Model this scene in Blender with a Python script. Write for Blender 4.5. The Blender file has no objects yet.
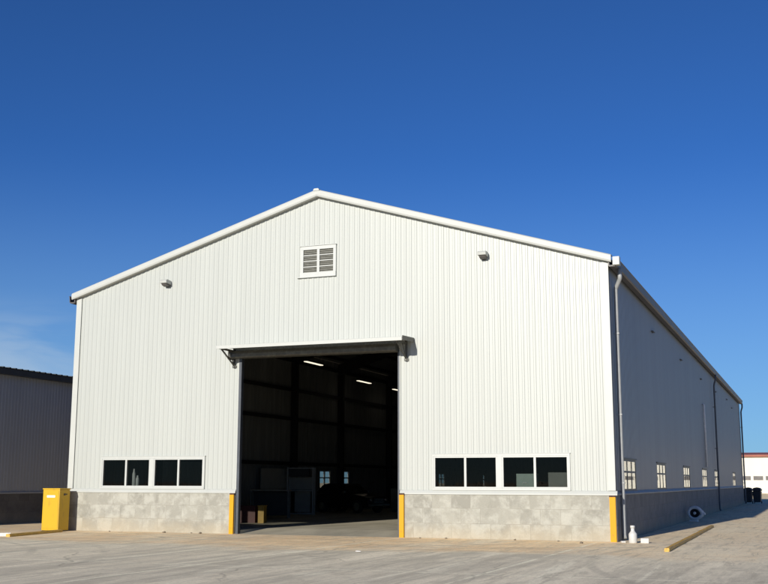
import bpy, bmesh, math, random
from mathutils import Vector, Matrix
random.seed(7)
scn = bpy.context.scene
COL = scn.collection
PI = math.pi

# ---------------------------------------------------------------- materials
def mat(name, base, rough=0.6, metal=0.0, var=0.0, scale=3.0, stretch=(1, 1, 1), bump=0.0, bscale=40.0,
        second=None, smin=0.45, smax=0.65, spec=0.5, emit=None, estr=0.0, detail=6):
    m = bpy.data.materials.new(name); m.use_nodes = True
    nt = m.node_tree; N = nt.nodes; L = nt.links
    b = N['Principled BSDF']
    b.inputs['Roughness'].default_value = rough
    b.inputs['Metallic'].default_value = metal
    b.inputs['Specular IOR Level'].default_value = spec
    b.inputs['Base Color'].default_value = (*base, 1)
    tc = N.new('ShaderNodeTexCoord'); mp = N.new('ShaderNodeMapping')
    mp.inputs['Scale'].default_value = stretch
    L.new(tc.outputs['Object'], mp.inputs['Vector'])
    if var or second:
        n = N.new('ShaderNodeTexNoise'); n.inputs['Scale'].default_value = scale; n.inputs['Detail'].default_value = detail
        n.inputs['Roughness'].default_value = 0.6
        L.new(mp.outputs[0], n.inputs['Vector'])
        cr = N.new('ShaderNodeValToRGB')
        cr.color_ramp.elements[0].position = smin; cr.color_ramp.elements[1].position = smax
        c2 = second if second else tuple(c * (1 - var) for c in base)
        cr.color_ramp.elements[0].color = (*c2, 1); cr.color_ramp.elements[1].color = (*base, 1)
        L.new(n.outputs['Fac'], cr.inputs['Fac']); L.new(cr.outputs['Color'], b.inputs['Base Color'])
    if bump:
        n2 = N.new('ShaderNodeTexNoise'); n2.inputs['Scale'].default_value = bscale; n2.inputs['Detail'].default_value = 4
        L.new(tc.outputs['Object'], n2.inputs['Vector'])
        bp = N.new('ShaderNodeBump'); bp.inputs['Strength'].default_value = bump; bp.inputs['Distance'].default_value = 0.02
        L.new(n2.outputs['Fac'], bp.inputs['Height']); L.new(bp.outputs['Normal'], b.inputs['Normal'])
    if emit:
        b.inputs['Emission Color'].default_value = (*emit, 1); b.inputs['Emission Strength'].default_value = estr
    return m

M = {}
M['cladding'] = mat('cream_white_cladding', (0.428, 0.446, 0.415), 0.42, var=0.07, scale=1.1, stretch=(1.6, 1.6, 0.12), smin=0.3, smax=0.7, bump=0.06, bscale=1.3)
M['shadecladding'] = mat('off_white_cladding_shade_tinted', (0.265, 0.285, 0.31), 0.38, var=0.12, scale=0.7, stretch=(1.0, 1.6, 0.10), smin=0.3, smax=0.7, bump=0.06, bscale=1.3)  # same off-white sheeting, darkened and blued: the wall's shade is in the colour
M['shadeflash'] = mat('shade_toned_flashing', (0.20, 0.205, 0.21), 0.5, var=0.15, scale=2)  # flashing on the shaded side, its shade put into a darker colour
M['trim'] = mat('white_flashing', (0.47, 0.482, 0.45), 0.45, var=0.06, scale=2.0, smin=0.3, smax=0.7)
M['frame'] = mat('white_window_frame', (0.475, 0.49, 0.465), 0.4, var=0.04, scale=5)
M['bronze'] = mat('bronze_grey_gutter', (0.10, 0.092, 0.088), 0.5, var=0.25, scale=1.5, stretch=(1, 0.3, 1))
M['darktrim'] = mat('dark_green_grey_fascia', (0.035, 0.042, 0.045), 0.5, var=0.2, scale=2)
M['pipe'] = mat('pale_pipe', (0.33, 0.34, 0.34), 0.45, var=0.1, scale=4)
M['darkpipe'] = mat('dark_pipe', (0.10, 0.11, 0.13), 0.5, var=0.2, scale=4)
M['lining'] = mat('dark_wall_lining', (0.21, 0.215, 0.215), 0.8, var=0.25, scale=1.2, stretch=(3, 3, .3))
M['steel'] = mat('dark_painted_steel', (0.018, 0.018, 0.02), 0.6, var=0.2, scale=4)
M['galv'] = mat('weathered_galvanised_steel', (0.13, 0.13, 0.115), 0.5, metal=0.3, var=0.35, scale=9)
M['jamb'] = mat('dark_blue_grey_jamb', (0.055, 0.065, 0.08), 0.5, var=0.2, scale=4)
M['guard'] = mat('orange_yellow_paint', (0.62, 0.30, 0.006), 0.55, spec=0.25, second=(0.40, 0.20, 0.03), scale=7, smin=0.30, smax=0.40, bump=0.1)
M['cabinet'] = mat('bright_yellow_paint', (0.55, 0.335, 0.004), 0.5, second=(0.40, 0.24, 0.015), scale=5, stretch=(1.5, 1.5, .5), smin=0.27, smax=0.42)
M['rust'] = mat('rusty_steel', (0.09, 0.045, 0.025), 0.8, var=0.5, scale=20)
M['label'] = mat('white_label', (0.82, 0.82, 0.80), 0.5, var=0.05, scale=30)
M['white'] = mat('white_plastic', (0.56, 0.555, 0.53), 0.4, var=0.08, scale=9)
M['greywhite'] = mat('dusty_white_plastic', (0.80, 0.80, 0.80), 0.5, var=0.15, scale=7)
M['black'] = mat('black_rubber', (0.012, 0.012, 0.013), 0.7, var=0.3, scale=9)
M['darkplastic'] = mat('dark_plastic', (0.03, 0.032, 0.04), 0.5, var=0.25, scale=6)
M['timber'] = mat('yellow_painted_beam', (0.66, 0.40, 0.07), 0.6, var=0.35, scale=3, stretch=(6, .7, 6), smin=0.35, smax=0.62, bump=0.25)
M['kerbwhite'] = mat('white_painted_kerb', (0.74, 0.73, 0.68), 0.6, var=0.15, scale=5)
M['carpaint'] = mat('black_car_paint', (0.014, 0.014, 0.016), 0.18, spec=0.7)
M['chrome'] = mat('bright_metal', (0.6, 0.6, 0.58), 0.25, metal=1.0)
M['tyre'] = mat('dusty_tyre', (0.03, 0.028, 0.024), 0.85, var=0.3, scale=12)
M['rim'] = mat('dusty_wheel_rim', (0.30, 0.27, 0.19), 0.5, var=0.3, scale=12)
M['lamp'] = mat('lit_tube', (0.9, 0.88, 0.8), 0.5, emit=(1.0, 0.90, 0.70), estr=1.1)
M['board'] = mat('grey_board', (0.30, 0.30, 0.28), 0.6, var=0.1, scale=3)
M['palecab'] = mat('pale_cream_steel', (0.24, 0.22, 0.17), 0.5, var=0.15, scale=3)
M['red'] = mat('dull_red_plastic', (0.07, 0.007, 0.002), 0.5, var=0.2, scale=4)
M['binyellow'] = mat('yellow_plastic', (0.36, 0.21, 0.02), 0.5, var=0.2, scale=4)
M['palegreen'] = mat('pale_green_laminate', (0.46, 0.55, 0.50), 0.5, var=0.06, scale=4)
M['louver'] = mat('grey_louvre', (0.22, 0.22, 0.19), 0.5, var=0.2, scale=9)
M['litter'] = mat('pale_litter', (0.75, 0.74, 0.7), 0.6, var=0.15, scale=20)
M['stone'] = mat('dusty_stone', (0.26, 0.21, 0.15), 0.9, var=0.35, scale=15, bump=0.4)
M['farcream'] = mat('cream_rendered_wall', (0.68, 0.66, 0.57), 0.7, var=0.08, scale=0.25, stretch=(1, 1, .5))
M['redroof'] = mat('red_brown_roof', (0.30, 0.085, 0.05), 0.6, var=0.2, scale=0.4)
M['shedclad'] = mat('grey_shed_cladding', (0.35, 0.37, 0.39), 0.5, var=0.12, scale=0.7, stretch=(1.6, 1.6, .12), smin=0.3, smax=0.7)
M['roofsheet'] = mat('pale_roof_sheet', (0.62, 0.62, 0.58), 0.4, var=0.1, scale=1)

def glass_mat(name, tint=(0.55, 0.6, 0.6), ior=1.45, refl=(0.95, 0.95, 0.95)):
    m = bpy.data.materials.new(name); m.use_nodes = True
    nt = m.node_tree; N = nt.nodes; L = nt.links
    N.remove(N['Principled BSDF']); out = N['Material Output']
    fr = N.new('ShaderNodeFresnel'); ge = N.new('ShaderNodeNewGeometry')
    mr = N.new('ShaderNodeMapRange'); L.new(ge.outputs['Backfacing'], mr.inputs[0]); mr.inputs[3].default_value = ior; mr.inputs[4].default_value = 1/ior
    L.new(mr.outputs[0], fr.inputs['IOR'])      # thin pane: the same reflection from either side
    tr = N.new('ShaderNodeBsdfTransparent'); tr.inputs['Color'].default_value = (*tint, 1)
    gl = N.new('ShaderNodeBsdfGlossy'); gl.inputs['Roughness'].default_value = 0.015
    gl.inputs['Color'].default_value = (*refl, 1)
    # slight waviness of the panes
    tc = N.new('ShaderNodeTexCoord'); n = N.new('ShaderNodeTexNoise'); n.inputs['Scale'].default_value = 1.6
    bp = N.new('ShaderNodeBump'); bp.inputs['Strength'].default_value = 0.05; bp.inputs['Distance'].default_value = 0.02
    L.new(tc.outputs['Object'], n.inputs['Vector']); L.new(n.outputs['Fac'], bp.inputs['Height']); L.new(bp.outputs['Normal'], gl.inputs['Normal'])
    mx = N.new('ShaderNodeMixShader')
    L.new(fr.outputs[0], mx.inputs[0]); L.new(tr.outputs[0], mx.inputs[1]); L.new(gl.outputs[0], mx.inputs[2])
    L.new(mx.outputs[0], out.inputs['Surface'])
    return m
M['glass'] = glass_mat('dark_tinted_glass', (0.62, 0.64, 0.63), 1.32, (0.60, 0.51, 0.42))
M['clearglass'] = glass_mat('clear_single_glass', (0.60, 0.61, 0.60), 1.4)
M['sideglass'] = glass_mat('clear_glass', (0.62, 0.66, 0.66), 2.2, (1.0, 1.0, 1.0))

def math_node(N, L, op, a, b=None, clamp=False):
    n = N.new('ShaderNodeMath'); n.operation = op; n.use_clamp = clamp
    for i, v in enumerate((a, b)):
        if v is None: continue
        if isinstance(v, (int, float)): n.inputs[i].default_value = v
        else: L.new(v, n.inputs[i])
    return n.outputs[0]

def mix_col(N, L, fac, a, b, blend='MIX'):
    n = N.new('ShaderNodeMix'); n.data_type = 'RGBA'; n.blend_type = blend
    if isinstance(fac, (int, float)): n.inputs[0].default_value = fac
    else: L.new(fac, n.inputs[0])
    for i, v in ((6, a), (7, b)):
        if isinstance(v, tuple): n.inputs[i].default_value = (*v, 1)
        else: L.new(v, n.inputs[i])
    return n.outputs[2]

def noise(N, L, vec, scale, detail=5, rough=0.6, stretch=None, rot=None, dist=0.0):
    if stretch or rot:
        mp = N.new('ShaderNodeMapping'); L.new(vec, mp.inputs[0])
        if stretch: mp.inputs['Scale'].default_value = stretch
        if rot: mp.inputs['Rotation'].default_value = rot
        vec = mp.outputs[0]
    n = N.new('ShaderNodeTexNoise'); n.inputs['Scale'].default_value = scale
    n.inputs['Detail'].default_value = detail; n.inputs['Roughness'].default_value = rough
    n.inputs['Distortion'].default_value = dist
    L.new(vec, n.inputs['Vector']); return n.outputs['Fac']

def ramp(N, L, fac, p0, p1, v0=0.0, v1=1.0):
    n = N.new('ShaderNodeMapRange'); n.interpolation_type = 'SMOOTHSTEP'
    L.new(fac, n.inputs[0]); n.inputs[1].default_value = p0; n.inputs[2].default_value = p1
    n.inputs[3].default_value = v0; n.inputs[4].default_value = v1
    return n.outputs[0]

def block_mat(name, c1, c2, mortar, axis='x', light=(0.55, 0.54, 0.5)):
    m = bpy.data.materials.new(name); m.use_nodes = True
    nt = m.node_tree; N = nt.nodes; L = nt.links; b = N['Principled BSDF']
    b.inputs['Roughness'].default_value = 0.85; b.inputs['Specular IOR Level'].default_value = 0.25
    tc = N.new('ShaderNodeTexCoord'); o = tc.outputs['Object']
    sp = N.new('ShaderNodeSeparateXYZ'); L.new(o, sp.inputs[0])
    cb = N.new('ShaderNodeCombineXYZ'); L.new(sp.outputs['X' if axis == 'x' else 'Y'], cb.inputs[0]); L.new(sp.outputs['Z'], cb.inputs[1])
    # warp the joints a little
    br = N.new('ShaderNodeTexBrick'); L.new(cb.outputs[0], br.inputs['Vector'])
    br.inputs['Scale'].default_value = 1.0; br.inputs['Brick Width'].default_value = 0.60; br.inputs['Row Height'].default_value = 0.44
    br.inputs['Mortar Size'].default_value = 0.009; br.inputs['Mortar Smooth'].default_value = 0.4; br.inputs['Bias'].default_value = 0.0
    br.inputs['Color1'].default_value = (0, 0, 0, 1); br.inputs['Color2'].default_value = (1, 1, 1, 1); br.inputs['Mortar'].default_value = (0.5, 0.5, 0.5, 1)
    rnd = N.new('ShaderNodeSeparateColor'); L.new(br.outputs['Color'], rnd.inputs[0]); rb = rnd.outputs[0]
    # cloudy efflorescence shifted per block so patches break at the joints
    off = math_node(N, L, 'MULTIPLY', rb, 7.3)
    cv = N.new('ShaderNodeCombineXYZ'); L.new(sp.outputs['X' if axis == 'x' else 'Y'], cv.inputs[0]); L.new(off, cv.inputs[1]); L.new(sp.outputs['Z'], cv.inputs[2])
    pn = noise(N, L, cv.outputs[0], 1.9, 7, 0.66, dist=0.25)
    pf = ramp(N, L, pn, 0.42, 0.62)
    base = mix_col(N, L, rb, c1, c2)
    col = mix_col(N, L, math_node(N, L, 'MULTIPLY', pf, 0.72), base, light)
    gn = noise(N, L, o, 2.2, 6, 0.7); gf = ramp(N, L, gn, 0.5, 0.68, 0.0, 0.36)
    col = mix_col(N, L, gf, col, tuple(c * 0.62 for c in c1))
    # damp / dust stains along the foot
    ft = math_node(N, L, 'ADD', sp.outputs['Z'], math_node(N, L, 'MULTIPLY', noise(N, L, o, 1.3, 5), -0.7))
    col = mix_col(N, L, ramp(N, L, ft, -0.35, 0.25, 0.5, 0.0), col, (0.44, 0.37, 0.255))
    fine = noise(N, L, o, 45, 3, 0.7)
    col = mix_col(N, L, ramp(N, L, fine, 0.35, 0.75, 0.0, 0.18), col, (0.2, 0.19, 0.17))
    col = mix_col(N, L, math_node(N, L, 'MULTIPLY', br.outputs['Fac'], 0.22), col, mortar)
    L.new(col, b.inputs['Base Color'])
    bp = N.new('ShaderNodeBump'); bp.inputs['Strength'].default_value = 0.35; bp.inputs['Distance'].default_value = 0.02
    hh = math_node(N, L, 'ADD', math_node(N, L, 'MULTIPLY', br.outputs['Fac'], -0.5), math_node(N, L, 'MULTIPLY', fine, 0.4))
    L.new(hh, bp.inputs['Height']); L.new(bp.outputs['Normal'], b.inputs['Normal'])
    return m
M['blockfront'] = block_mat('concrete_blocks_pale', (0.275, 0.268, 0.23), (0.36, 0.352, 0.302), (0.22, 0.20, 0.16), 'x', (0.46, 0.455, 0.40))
M['blockshade'] = block_mat('concrete_blocks_shade_tinted', (0.16, 0.165, 0.17), (0.20, 0.205, 0.205), (0.11, 0.11, 0.11), 'y', (0.22, 0.225, 0.23))  # front blocks again, with the side wall's shade painted into the colours
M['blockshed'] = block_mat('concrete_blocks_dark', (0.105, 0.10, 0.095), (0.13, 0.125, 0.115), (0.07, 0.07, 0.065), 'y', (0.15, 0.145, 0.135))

def ground_mat():
    m = bpy.data.materials.new('dusty_concrete_yard'); m.use_nodes = True
    nt = m.node_tree; N = nt.nodes; L = nt.links; b = N['Principled BSDF']
    b.inputs['Roughness'].default_value = 0.85; b.inputs['Specular IOR Level'].default_value = 0.2
    tc = N.new('ShaderNodeTexCoord'); o = tc.outputs['Object']
    sp = N.new('ShaderNodeSeparateXYZ'); L.new(o, sp.inputs[0]); X, Y = sp.outputs[0], sp.outputs[1]
    big = noise(N, L, o, 0.09, 6, 0.6, dist=0.5)
    mid = noise(N, L, o, 0.55, 8, 0.7, stretch=(1, 0.28, 1), rot=(0, 0, math.radians(6)), dist=0.8)
    strk = noise(N, L, o, 1.0, 6, 0.68, stretch=(0.75, 0.055, 1), rot=(0, 0, math.radians(-4)), dist=0.7)
    strk2 = noise(N, L, o, 1.0, 6, 0.65, stretch=(0.9, 0.08, 1), rot=(0, 0, math.radians(14)), dist=0.6)
    fine = noise(N, L, o, 14, 5, 0.7)
    spk = noise(N, L, o, 60, 3, 0.7)
    conc = mix_col(N, L, ramp(N, L, mid, 0.38, 0.62), (0.497, 0.462, 0.400), (0.690, 0.642, 0.559))
    conc = mix_col(N, L, ramp(N, L, big, 0.4, 0.65, 0.0, 0.5), conc, (0.731, 0.676, 0.580))
    # traffic darkening streaks
    conc = mix_col(N, L, ramp(N, L, strk, 0.44, 0.60, 0.0, 0.66), conc, (0.338, 0.317, 0.283))
    conc = mix_col(N, L, ramp(N, L, strk2, 0.50, 0.66, 0.0, 0.5), conc, (0.317, 0.297, 0.262))
    # pale scuffs
    conc = mix_col(N, L, ramp(N, L, noise(N, L, o, 1.0, 6, 0.7, stretch=(1.0, 0.07, 1), rot=(0, 0, math.radians(-11)), dist=.6), 0.54, 0.66, 0, 0.75), conc, (0.800, 0.780, 0.690))
    # sandy dust drifted along the foot of the building
    dy = math_node(N, L, 'ADD', Y, math_node(N, L, 'MULTIPLY', math_node(N, L, 'SUBTRACT', noise(N, L, o, 0.22, 6, 0.65, stretch=(.6, .4, 1), dist=.6), 0.5), 9.0))
    dust = ramp(N, L, dy, -6.6, -5.2)
    dustc = mix_col(N, L, ramp(N, L, noise(N, L, o, 0.8, 7, 0.7, stretch=(.4, 1, 1), dist=.5), 0.35, 0.68), (0.54, 0.37, 0.215), (0.80, 0.60, 0.375))
    patch = ramp(N, L, noise(N, L, o, 0.4, 6, 0.65, stretch=(1, .35, 1)), 0.36, 0.58, 0.35, 0.95)
    col = mix_col(N, L, math_node(N, L, 'MULTIPLY', dust, patch), conc, dustc)
    # the yard on the right hand side is pale and sandy
    rx = ramp(N, L, math_node(N, L, 'ADD', X, math_node(N, L, 'MULTIPLY', math_node(N, L, 'SUBTRACT', mid, 0.5), 6.0)), 8.0, 12.0, 0.0, 0.6)
    ry = ramp(N, L, Y, -12.0, -4.0)
    col = mix_col(N, L, math_node(N, L, 'MULTIPLY', rx, ry), col, (0.690, 0.628, 0.511))
    # open sand beyond the yard
    far = ramp(N, L, Y, 78.0, 84.0)
    col = mix_col(N, L, far, col, (0.800, 0.649, 0.414))
    # slab joints
    br = N.new('ShaderNodeTexBrick'); mp = N.new('ShaderNodeMapping'); L.new(o, mp.inputs[0])
    mp.inputs['Location'].default_value = (-8.9, 12.0, 0)
    L.new(mp.outputs[0], br.inputs['Vector']); br.inputs['Scale'].default_value = 1.0; br.offset = 0.0
    br.inputs['Brick Width'].default_value = 6.0; br.inputs['Row Height'].default_value = 6.1
    br.inputs['Mortar Size'].default_value = 0.05; br.inputs['Mortar Smooth'].default_value = 0.3
    jf = math_node(N, L, 'MULTIPLY', br.outputs['Fac'], ramp(N, L, noise(N, L, o, 0.7, 4), 0.36, 0.5, 0.12, 0.75))
    jf = math_node(N, L, 'MULTIPLY', jf, ramp(N, L, Y, -2.0, 0.5, 1.0, 0.0))
    col = mix_col(N, L, jf, col, (0.800, 0.800, 0.704))
    # blotchy wear at hand to step size
    bl = noise(N, L, o, 2.4, 8, 0.72, stretch=(.8, .45, 1), dist=0.7)
    col = mix_col(N, L, ramp(N, L, bl, 0.50, 0.64, 0.0, 0.42), col, (0.30, 0.275, 0.24))
    col = mix_col(N, L, ramp(N, L, bl, 0.36, 0.46, 0.35, 0.0), col, (0.70, 0.66, 0.58))
    # gritty smears along the direction of travel
    gr = noise(N, L, o, 1.0, 7, 0.78, stretch=(4.5, 0.45, 1), dist=0.5)
    col = mix_col(N, L, ramp(N, L, gr, 0.53, 0.61, 0.0, 0.5), col, (0.27, 0.245, 0.205))
    col = mix_col(N, L, ramp(N, L, gr, 0.38, 0.47, 0.38, 0.0), col, (0.70, 0.65, 0.56))
    # hairline cracks
    vo = N.new('ShaderNodeTexVoronoi'); vo.feature = 'DISTANCE_TO_EDGE'; vo.inputs['Scale'].default_value = 0.16
    wv = N.new('ShaderNodeVectorMath'); wv.operation = 'ADD'
    nz = N.new('ShaderNodeTexNoise'); nz.inputs['Scale'].default_value = 0.6; nz.inputs['Detail'].default_value = 5; L.new(o, nz.inputs['Vector'])
    L.new(o, wv.inputs[0]); L.new(nz.outputs['Color'], wv.inputs[1]); L.new(wv.outputs[0], vo.inputs['Vector'])
    ck = math_node(N, L, 'MULTIPLY', ramp(N, L, vo.outputs['Distance'], 0.002, 0.007, 0.5, 0.0), ramp(N, L, big, 0.42, 0.55))
    col = mix_col(N, L, ck, col, (0.16, 0.14, 0.12))
    # tyre marks curving into the doorway
    for cx, cy, rad in ((14.0, -13.5, 13.2), (14.0, -13.5, 11.6), (-12.5, -17.0, 12.0), (-12.5, -17.0, 13.7), (24.0, -6.0, 14.0)):
        dx = math_node(N, L, 'SUBTRACT', X, cx); dyy = math_node(N, L, 'SUBTRACT', Y, cy)
        rr = math_node(N, L, 'SQRT', math_node(N, L, 'ADD', math_node(N, L, 'MULTIPLY', dx, dx), math_node(N, L, 'MULTIPLY', dyy, dyy)))
        ar = math_node(N, L, 'ABSOLUTE', math_node(N, L, 'SUBTRACT', rr, rad))
        tm = math_node(N, L, 'MULTIPLY', ramp(N, L, ar, 0.05, 0.16, 0.42, 0.0), ramp(N, L, mid, 0.42, 0.60))
        col = mix_col(N, L, tm, col, (0.17, 0.16, 0.145))
    # dark spots, oil drips
    vs = noise(N, L, o, 3.1, 4, 0.6)
    col = mix_col(N, L, ramp(N, L, vs, 0.66, 0.74, 0.0, 0.55), col, (0.138, 0.124, 0.110))
    col = mix_col(N, L, ramp(N, L, fine, 0.38, 0.66, 0.0, 0.50), col, (0.386, 0.352, 0.290))
    col = mix_col(N, L, ramp(N, L, spk, 0.45, 0.7, 0.0, 0.35), col, (0.800, 0.800, 0.773))
    col = mix_col(N, L, 1.0, col, (1.34, 1.265, 1.07), 'MULTIPLY')
    L.new(col, b.inputs['Base Color'])
    bp = N.new('ShaderNodeBump'); bp.inputs['Strength'].default_value = 0.25; bp.inputs['Distance'].default_value = 0.012
    L.new(math_node(N, L, 'ADD', fine, math_node(N, L, 'MULTIPLY', spk, 0.5)), bp.inputs['Height']); L.new(bp.outputs['Normal'], b.inputs['Normal'])
    return m
M['ground'] = ground_mat()
M['floor'] = mat('warehouse_concrete_floor', (0.52, 0.475, 0.36), 0.6, var=0.35, scale=0.8, stretch=(1, .4, 1), smin=0.35, smax=0.65, bump=0.1)

# ---------------------------------------------------------------- mesh helpers
class MB:
    def __init__(s): s.v = []; s.f = []; s.sm = []
    def quad(s, a, b, c, d):
        i = len(s.v); s.v += [tuple(a), tuple(b), tuple(c), tuple(d)]; s.f.append((i, i+1, i+2, i+3)); s.sm.append(False)
    def poly(s, pts):
        i = len(s.v); s.v += [tuple(p) for p in pts]; s.f.append(tuple(range(i, i+len(pts)))); s.sm.append(False)
    def box(s, x0, x1, y0, y1, z0, z1, bev=0.0):
        bm = bmesh.new(); bmesh.ops.create_cube(bm, size=1.0)
        for v in bm.verts:
            v.co = Vector(((x0+x1)/2 + v.co.x*(x1-x0), (y0+y1)/2 + v.co.y*(y1-y0), (z0+z1)/2 + v.co.z*(z1-z0)))
        if bev: bmesh.ops.bevel(bm, geom=bm.edges[:], offset=bev, segments=2, affect='EDGES', profile=0.6)
        s.addbm(bm); return s
    def addbm(s, bm, mtx=None, smooth=False):
        bm.verts.ensure_lookup_table(); bm.verts.index_update(); i = len(s.v)
        for v in bm.verts: s.v.append(tuple(mtx @ v.co if mtx else v.co))
        for f in bm.faces: s.f.append(tuple(i + v.index for v in f.verts)); s.sm.append(smooth)
        bm.free()
    def tube(s, pts, r, n=10, closed=False, caps=True):
        pts = [Vector(p) for p in pts]; k = len(pts); rings = []; base = len(s.v); up = None
        for i, p in enumerate(pts):
            if closed: t = pts[(i+1) % k] - pts[i-1]
            elif i == 0: t = pts[1] - p
            elif i == k-1: t = p - pts[-2]
            else: t = (pts[i+1]-p).normalized() + (p-pts[i-1]).normalized()
            t.normalize()
            if up is None: up = Vector((0, 0, 1)) if abs(t.z) < 0.9 else Vector((1, 0, 0))
            a = t.cross(up).normalized(); bb = a.cross(t).normalized(); up = bb
            rr = r[i] if isinstance(r, (list, tuple)) else r
            for j in range(n):
                an = 2*PI*j/n; s.v.append(tuple(p + a*math.cos(an)*rr + bb*math.sin(an)*rr))
        m = k if closed else k-1
        for i in range(m):
            for j in range(n):
                q = (base+i*n+j, base+i*n+(j+1) % n, base+((i+1) % k)*n+(j+1) % n, base+((i+1) % k)*n+j)
                s.f.append(q); s.sm.append(True)
        if caps and not closed:
            s.f.append(tuple(base+j for j in range(n))); s.sm.append(False)
            s.f.append(tuple(base+(k-1)*n+n-1-j for j in range(n))); s.sm.append(False)
        return s
    def lathe(s, prof, c, axis='z', n=24):
        base = len(s.v)
        for (r, h) in prof:
            for j in range(n):
                a = 2*PI*j/n; p = (r*math.cos(a), r*math.sin(a), h)
                if axis == 'y': p = (p[0], p[2], p[1])
                if axis == 'x': p = (p[2], p[0], p[1])
                s.v.append((c[0]+p[0], c[1]+p[1], c[2]+p[2]))
        for i in range(len(prof)-1):
            for j in range(n):
                s.f.append((base+i*n+j, base+i*n+(j+1) % n, base+(i+1)*n+(j+1) % n, base+(i+1)*n+j)); s.sm.append(True)
        return s
    def prism(s, prof, axis, a0, a1):
        """closed 2-D outline extruded along an axis; x: (y,z), y: (x,z), z: (x,y)"""
        def P(p, a): return {'x': (a, p[0], p[1]), 'y': (p[0], a, p[1]), 'z': (p[0], p[1], a)}[axis]
        b = len(s.v); n = len(prof)
        s.v += [P(p, a0) for p in prof] + [P(p, a1) for p in prof]
        for i in range(n): s.f.append((b+i, b+(i+1) % n, b+n+(i+1) % n, b+n+i)); s.sm.append(False)
        s.f.append(tuple(b+n-1-i for i in range(n))); s.f.append(tuple(b+n+i for i in range(n))); s.sm += [False, False]
        return s
    def build(s, name, m, parent=None, fix=True):
        me = bpy.data.meshes.new(name); me.from_pydata(s.v, [], s.f)
        for p, k in zip(me.polygons, s.sm): p.use_smooth = k
        if fix:
            bm = bmesh.new(); bm.from_mesh(me); bmesh.ops.recalc_face_normals(bm, faces=bm.faces[:]); bm.to_mesh(me); bm.free()
        me.materials.append(M[m]); o = bpy.data.objects.new(name, me); COL.objects.link(o)
        if parent: o.parent = parent
        return o

def tag(o, label, cat, group=None):
    o['label'] = label; o['category'] = cat
    if group: o['group'] = group
    return o
def thing(name, label, cat, loc=(0, 0, 0), rz=0, group=None):
    o = bpy.data.objects.new(name, None); COL.objects.link(o); o.empty_display_size = 0.2
    o.location = loc; o.rotation_euler = (0, 0, rz); return tag(o, label, cat, group)
def copy_tree(o, parent=None):
    c = o.copy(); COL.objects.link(c); c.parent = parent
    for ch in list(o.children): copy_tree(ch, c)
    return c

# ---------------------------------------------------------------- dimensions (metres; front wall in the plane y = 0)
W2, EAVE, APEX, LEN, BH = 9.345, 8.063, 10.907, 60.61, 1.314
DL, DR, DT = -2.774, 2.838, 5.716
def roof_z(x): return APEX - (APEX-EAVE)*abs(x)/W2

# ---------------------------------------------------------------- ground
g = MB(); S = 1500
g.quad((-S, -S, 0), (S, -S, 0), (S, S, 0), (-S, S, 0))
o = g.build('ground', 'ground', fix=False); o['kind'] = 'structure'

# ---------------------------------------------------------------- warehouse
wh = thing('warehouse', 'large white ribbed metal warehouse with gabled roof, open doorway and concrete block base', 'warehouse')

def ribbed(u0, u1, top, z0, holes, place, period=0.178, brk=(), hgt=0.0125):
    """vertical ribbed sheeting; place(u, d, z) -> point; holes = (ua, ub, za, zb)"""
    pts = {round(u0, 4): 0.0, round(u1, 4): 0.0}
    n = int((u1-u0)/period)
    for i in range(n+1):
        b = u0 + 0.05 + i*period
        for du, d in ((0, 0), (0.017, hgt), (0.072, hgt), (0.089, 0)):
            if b+du < u1-0.001: pts[round(b+du, 4)] = d
    ks = sorted(pts)
    def depth(u):
        for a, b in zip(ks, ks[1:]):
            if a <= u <= b: return pts[a] + (pts[b]-pts[a])*(u-a)/(b-a)
        return 0.0
    extra = {}
    for h in holes:
        for u in h[:2]: extra[round(u, 4)] = depth(u)
    for u in brk: extra[round(u, 4)] = depth(u)
    pts.update(extra); ks = sorted(pts); mb = MB()
    for a, b in zip(ks, ks[1:]):
        mid = (a+b)/2; cuts = sorted([(h[2], h[3]) for h in holes if h[0] < mid < h[1]]); z = z0; segs = []
        for c in cuts:
            if c[0] > z: segs.append((z, z, c[0], c[0]))
            z = max(z, c[1])
        segs.append((z, z, top(b), top(a)))
        for s in segs:
            mb.quad(place(a, pts[a], s[0]), place(b, pts[b], s[1]), place(b, pts[b], s[2]), place(a, pts[a], s[3]))
    return mb

WIN_Z0, WIN_Z1 = 1.47, 2.42
LWIN = (-8.00, -4.03); RWIN = (3.95, 8.06)
VENT = (-0.58, 0.64, 8.28, 9.23)
fh = [(LWIN[0], LWIN[1], WIN_Z0, WIN_Z1), (RWIN[0], RWIN[1], WIN_Z0, WIN_Z1), (DL, DR, 0, DT), VENT]
ribbed(-W2, W2, lambda u: roof_z(u), BH+0.02, fh, lambda u, d, z: (u, -d, z), brk=(0.0,)).build('front_wall', 'cladding', wh, fix=False)

# side wall windows: (y0, y1)
SW = [(1.55, 4.15), (9.2, 11.8), (18.0, 20.6), (26.7, 29.3), (34.3, 36.9), (43.0, 45.6), (49.4, 52.0)]
SW = [s for s in SW if s[0] != 43.0]
sh = [(a, b, WIN_Z0-0.07, WIN_Z1-0.07) for a, b in SW]
ribbed(0.0, LEN, lambda u: EAVE, BH+0.02, sh, lambda u, d, z: (W2+d, u, z)).build('side_wall', 'shadecladding', wh, fix=False)
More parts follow.
